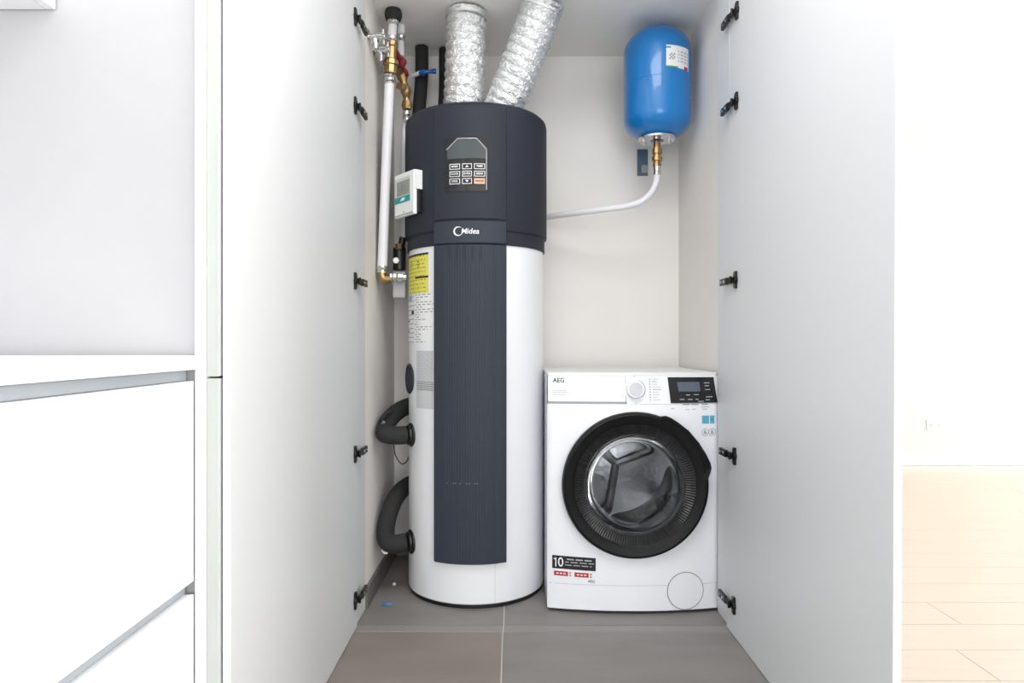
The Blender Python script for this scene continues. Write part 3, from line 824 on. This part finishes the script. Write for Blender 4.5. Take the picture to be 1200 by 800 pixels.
# display
dpn = [(.545, .722), (.712, .722), (.700, .810), (.538, .810)]
dsp = obj('display', prism([(.545 + .167 * i / 10, .722) for i in range(11)] + [(.700 - .162 * i / 10, .810) for i in range(11)], sf, -.002, .0022, strips=True), 'gloss', wm, fix=True)
obj('screen', prism([(.574 + .026 * i, .761) for i in range(4)] + [(.649 - .0263 * i, .7935) for i in range(4)], sf, .001, .0029, strips=True), 'lcd2', dsp)
for (x_, z_, w_) in ((.665, .789, .020), (.667, .779, .016), (.668, .766, .018), (.670, .741, .024), (.600, .748, .014), (.628, .749, .016), (.578, .733, .016), (.606, .733, .016), (.632, .733, .012), (.668, .731, .016), (.642, .726, .02)):
    obj('small_print', MB().grid(lambda a_, b_: sf(x_ + w_ * a_, z_ + .0024 * b_, .0027), 2, 1), 'inkl', dsp)
for (x_, w_) in ((.586, .026), (.617, .026), (.654, .022)):
    obj('tag_strip', MB().grid(lambda a_, b_: sf(x_ + w_ * a_, .7155 + .0028 * b_, .0013), 2, 1), 'inkg', wm)
for (x_, w_, z_) in ((.545, .012, .702), (.596, .014, .698), (.62, .014, .699), (.652, .030, .7065), (.655, .020, .699)):
    obj('small_print', MB().grid(lambda a_, b_: sf(x_ + w_ * a_, z_ + .0025 * b_, .0007), 2, 1), 'inkl', wm)
# stickers upper right


def fq(i, j):
    if j in (2, 5) and 2 < i < 9 and i % 2: return 1
    if 3 <= j <= 4 and 10 < i < 14: return 1
    if i in (9,): return 2
    return 0


sticker('aqua_sticker', sf, .655, .701, .650, .678, 16, 8, fq, ['aqua', 'inkblue', 'paper'], wm, .0008)
for x_ in (.6665, .692):
    rg = MB(); rg.add([sf(x_ + r_ * math.cos(2 * PI * i / 28), .620 + r_ * math.sin(2 * PI * i / 28), .0009) for r_ in (.0118, .0132) for i in range(28)], [(i, (i + 1) % 28, 28 + (i + 1) % 28, 28 + i) for i in range(28)])
    g_ = obj('round_icon', rg, 'inkg', wm, fix=False)
    obj('icon_glyph', MB().add(polysurf([(x_ - .006, .613), (x_ + .006, .613), (x_ + .007, .620), (x_ + .002, .624), (x_ + .001, .629), (x_ - .003, .629), (x_ - .006, .621)], sf, .0009), [(0, 1, 2, 3, 4, 5, 6)]), 'inkl', g_)
# the "10" sticker


def slant(u_, v_, n2): return sf(.139 + u_, .1505 + v_ - u_ * .03, n2)


s10 = sticker('black_sticker', slant, 0, .148, 0, .045, 20, 2, lambda i, j: 0, ['ink'], wm, .0008)
text('zero_lettering', '0', .045, lambda a_, b_, c_: slant(.0290 + a_, .0215 + b_, .0013), 'print', s10, bold=.0004, squash=.9)
obj('one_lettering', MB().add(polysurf([(.0105, .006), (.0142, .006), (.0142, .0375), (.0112, .0375), (.0105, .0365)], slant, .0013) + polysurf([(.0105, .0365), (.0105, .0325), (.0052, .0305), (.0052, .0335)], slant, .0013), [(0, 1, 2, 3, 4), (5, 6, 7, 8)]), 'print', s10, fix=False)
for j, (l_, zz_) in enumerate(((.096, .032), (.098, .023), (.09, .013))):
    obj('small_print', MB().grid(lambda a_, b_: slant(.044 + l_ * a_, zz_ + (.0045 if j == 0 else .003) * b_, .0012), 16, 1, lambda i, jj: 0 if (i * 7 + j) % 5 else 1), ['inkl', 'ink'], s10, fix=False)
for x0 in (.006, .076):
    st_ = obj('red_sticker', MB().grid(lambda a_, b_: slant(x0 + .048 * a_, -.024 + .0155 * b_, .0008), 4, 1), 'inkred', wm, fix=False)
    obj('small_print', MB().grid(lambda a_, b_: slant(x0 + .004 + .040 * a_, -.018 + .004 * b_, .0012), 10, 1, lambda i, jj: 0 if i % 3 else 1), ['print', 'inkred'], st_, fix=False)
    for q in range(2):
        obj('icon', MB().grid(lambda a_, b_: slant(x0 + .052 + .007 * a_, -.024 + .009 * q + .0065 * b_, .0008), 3, 3, lambda i, jj: 0 if (i + jj) % 2 else 1), ['inkg', 'orange'], wm, fix=False)
text('logo_lettering', 'AEG', .0125, lambda a_, b_, c_: slant(.133 + a_, -.036 + b_, .0007), 'ink', wm, bold=.0002)
# filter flap
FXc, FZc, FRr = .596, .0775, .0645
fv = []
for k_ in range(81):
    a = PI / 2 + 2 * PI * k_ / 80
    for r_ in (FRr - .0016, FRr + .0002):
        fv.append(sf(FXc + r_ * math.cos(a), max(.0135, FZc + r_ * math.sin(a)), .0012))
obj('filter_flap_groove', MB().add(fv, [(2 * i, 2 * i + 1, 2 * i + 3, 2 * i + 2) for i in range(80)]), 'dark', wm, fix=False)
obj('filter_flap', MB().add([sf(FXc, FZc, .0018)] + [sf(FXc + (FRr - .002) * math.cos(2 * PI * k_ / 64), max(.0138, FZc + (FRr - .002) * math.sin(2 * PI * k_ / 64)), .0014) for k_ in range(64)],
    [(0, 1 + k_, 1 + (k_ + 1) % 64) for k_ in range(64)], 0, True), 'wm', wm, fix=False)
obj('plinth_seam', MB().grid(lambda a_, b_: sf(WX0 + .004 + (WX1 - WX0 - .008) * a_, .098 + .0012 * b_, .0004), 24, 1), 'inkl', wm, fix=False)
# porthole door : axis towards the camera (-Y)
pt = lambda h: (DC[0], 2.338 - h, DC[1])
O = Vector((DC[0], 2.338, DC[1]))
door = obj('porthole_ring', MB().lathe([(.205, -.012), (.244, -.004), (.2500, .004), (.2490, .018), (.2455, .0245), (.240, .0265), (.2365, .0255)], O, (0, -1, 0), 128), 'ring', wm)
obj('outer_face', MB().lathe([(.2365, .0255), (.2340, .0250), (.212, .021), (.2085, .0195)], O, (0, -1, 0), 128), 'ringg', door)
# ribbed inner funnel
NR_ = 280
vs = []
for k_ in range(NR_):
    a = 2 * PI * k_ / NR_; up = .0022 if k_ % 2 else 0
    for (r_, h_) in ((.2085, .0195), (.2065, .0165 - up), (.190, .0085 - up), (.176, .0040 - up), (.1715, .002)):
        vs.append(O + Vector((r_ * math.cos(a), -h_, r_ * math.sin(a))))
obj('ribbed_funnel', MB().add(vs, [(5 * k_ + j, 5 * ((k_ + 1) % NR_) + j, 5 * ((k_ + 1) % NR_) + j + 1, 5 * k_ + j + 1) for k_ in range(NR_) for j in range(4)], 0, False), 'funnel', door)
# grip at the upper right
hv = []
outer = [(6, .249), (9, .256), (13, .2645), (17, .2655), (24, .2625), (34, .2600), (46, .2600), (56, .2590), (62, .2600), (66, .2590), (70, .2495)]
N_ = len(outer)
for h_ in (.004, .021):
    for a_, r_ in outer: hv.append(O + Vector((r_ * math.cos(R(a_)), -h_, r_ * math.sin(R(a_)))))
for h_ in (.0275, .0255):
    for a_, r_ in outer: hv.append(O + Vector(((r_ - (.006 if h_ > .027 else .022)) * math.cos(R(a_)), -h_, (r_ - (.006 if h_ > .027 else .022)) * math.sin(R(a_)))))
obj('door_grip', MB().add(hv, [(j * N_ + i, j * N_ + i + 1, (j + 1) * N_ + i + 1, (j + 1) * N_ + i) for j in range(3) for i in range(N_ - 1)] + [(0, N_, 2 * N_, 3 * N_), (N_ - 1, 2 * N_ - 1, 3 * N_ - 1, 4 * N_ - 1)]), 'ring', door, thick=.002)
# bowl glass
obj('glass', MB().lathe([(0, .008), (.06, .0075), (.12, .0055), (.165, .002), (.1715, .0), (.171, -.006), (.164, -.030), (.150, -.062), (.128, -.082), (.09, -.092), (0, -.096),
                         ], O, (0, -1, 0), 96).lathe([(0, -.089), (.088, -.085), (.124, -.075), (.145, -.056), (.158, -.028), (.165, -.006), (.160, -.003), (.12, .0005), (.06, .0025), (0, .003)], O, (0, -1, 0), 96), 'glass', door, fix=False)
obj('gasket', MB().lathe([(.212, -.008), (.200, -.03), (.178, -.040), (.172, -.055), (.180, -.075), (.205, -.085), (.21, -.12)], O, (0, -1, 0), 72), 'rubber', wm)
dm = obj('drum', MB().lathe([(.185, -.090), (.20, -.095), (.236, -.125), (.240, -.14), (.240, -.40), (.20, -.43), (.08, -.42), (0, -.415)], O, (0, -1, 0), 72), 'steel', wm)
for q in range(3):
    a = R(80 + 120 * q)
    er = Vector((math.cos(a), 0, math.sin(a))); et = Vector((-math.sin(a), 0, math.cos(a)))
    mb = MB(); vs = []
    for i in range(9):
        t_ = i / 8; yy = 2.338 + .14 + .26 * t_; hh = .055 * math.sin(PI * (.12 + .76 * t_)) ** .5
        for w_, h_ in ((-.035, 0), (-.016, .8), (0, 1), (.016, .8), (.035, 0)):
            p_ = O + er * (.238 - hh * h_) + et * (w_ + .02 * math.sin(t_ * PI)); p_.y = yy; vs.append(p_)
    mb.add(vs, [(i * 5 + j, i * 5 + j + 1, (i + 1) * 5 + j + 1, (i + 1) * 5 + j) for i in range(8) for j in range(4)], 0, True)
    obj('paddle', mb, 'rubber', dm)
bk_ = MB()
for q in range(3):
    a = R(20 + 120 * q); er = Vector((math.cos(a), 0, math.sin(a)))
    bk_.tube([O + Vector((0, .412, 0)), O + er * .10 + Vector((0, .408, 0)), O + er * .2 + Vector((0, .40, 0))], .016, 8)
obj('spider', bk_, 'steel', dm)
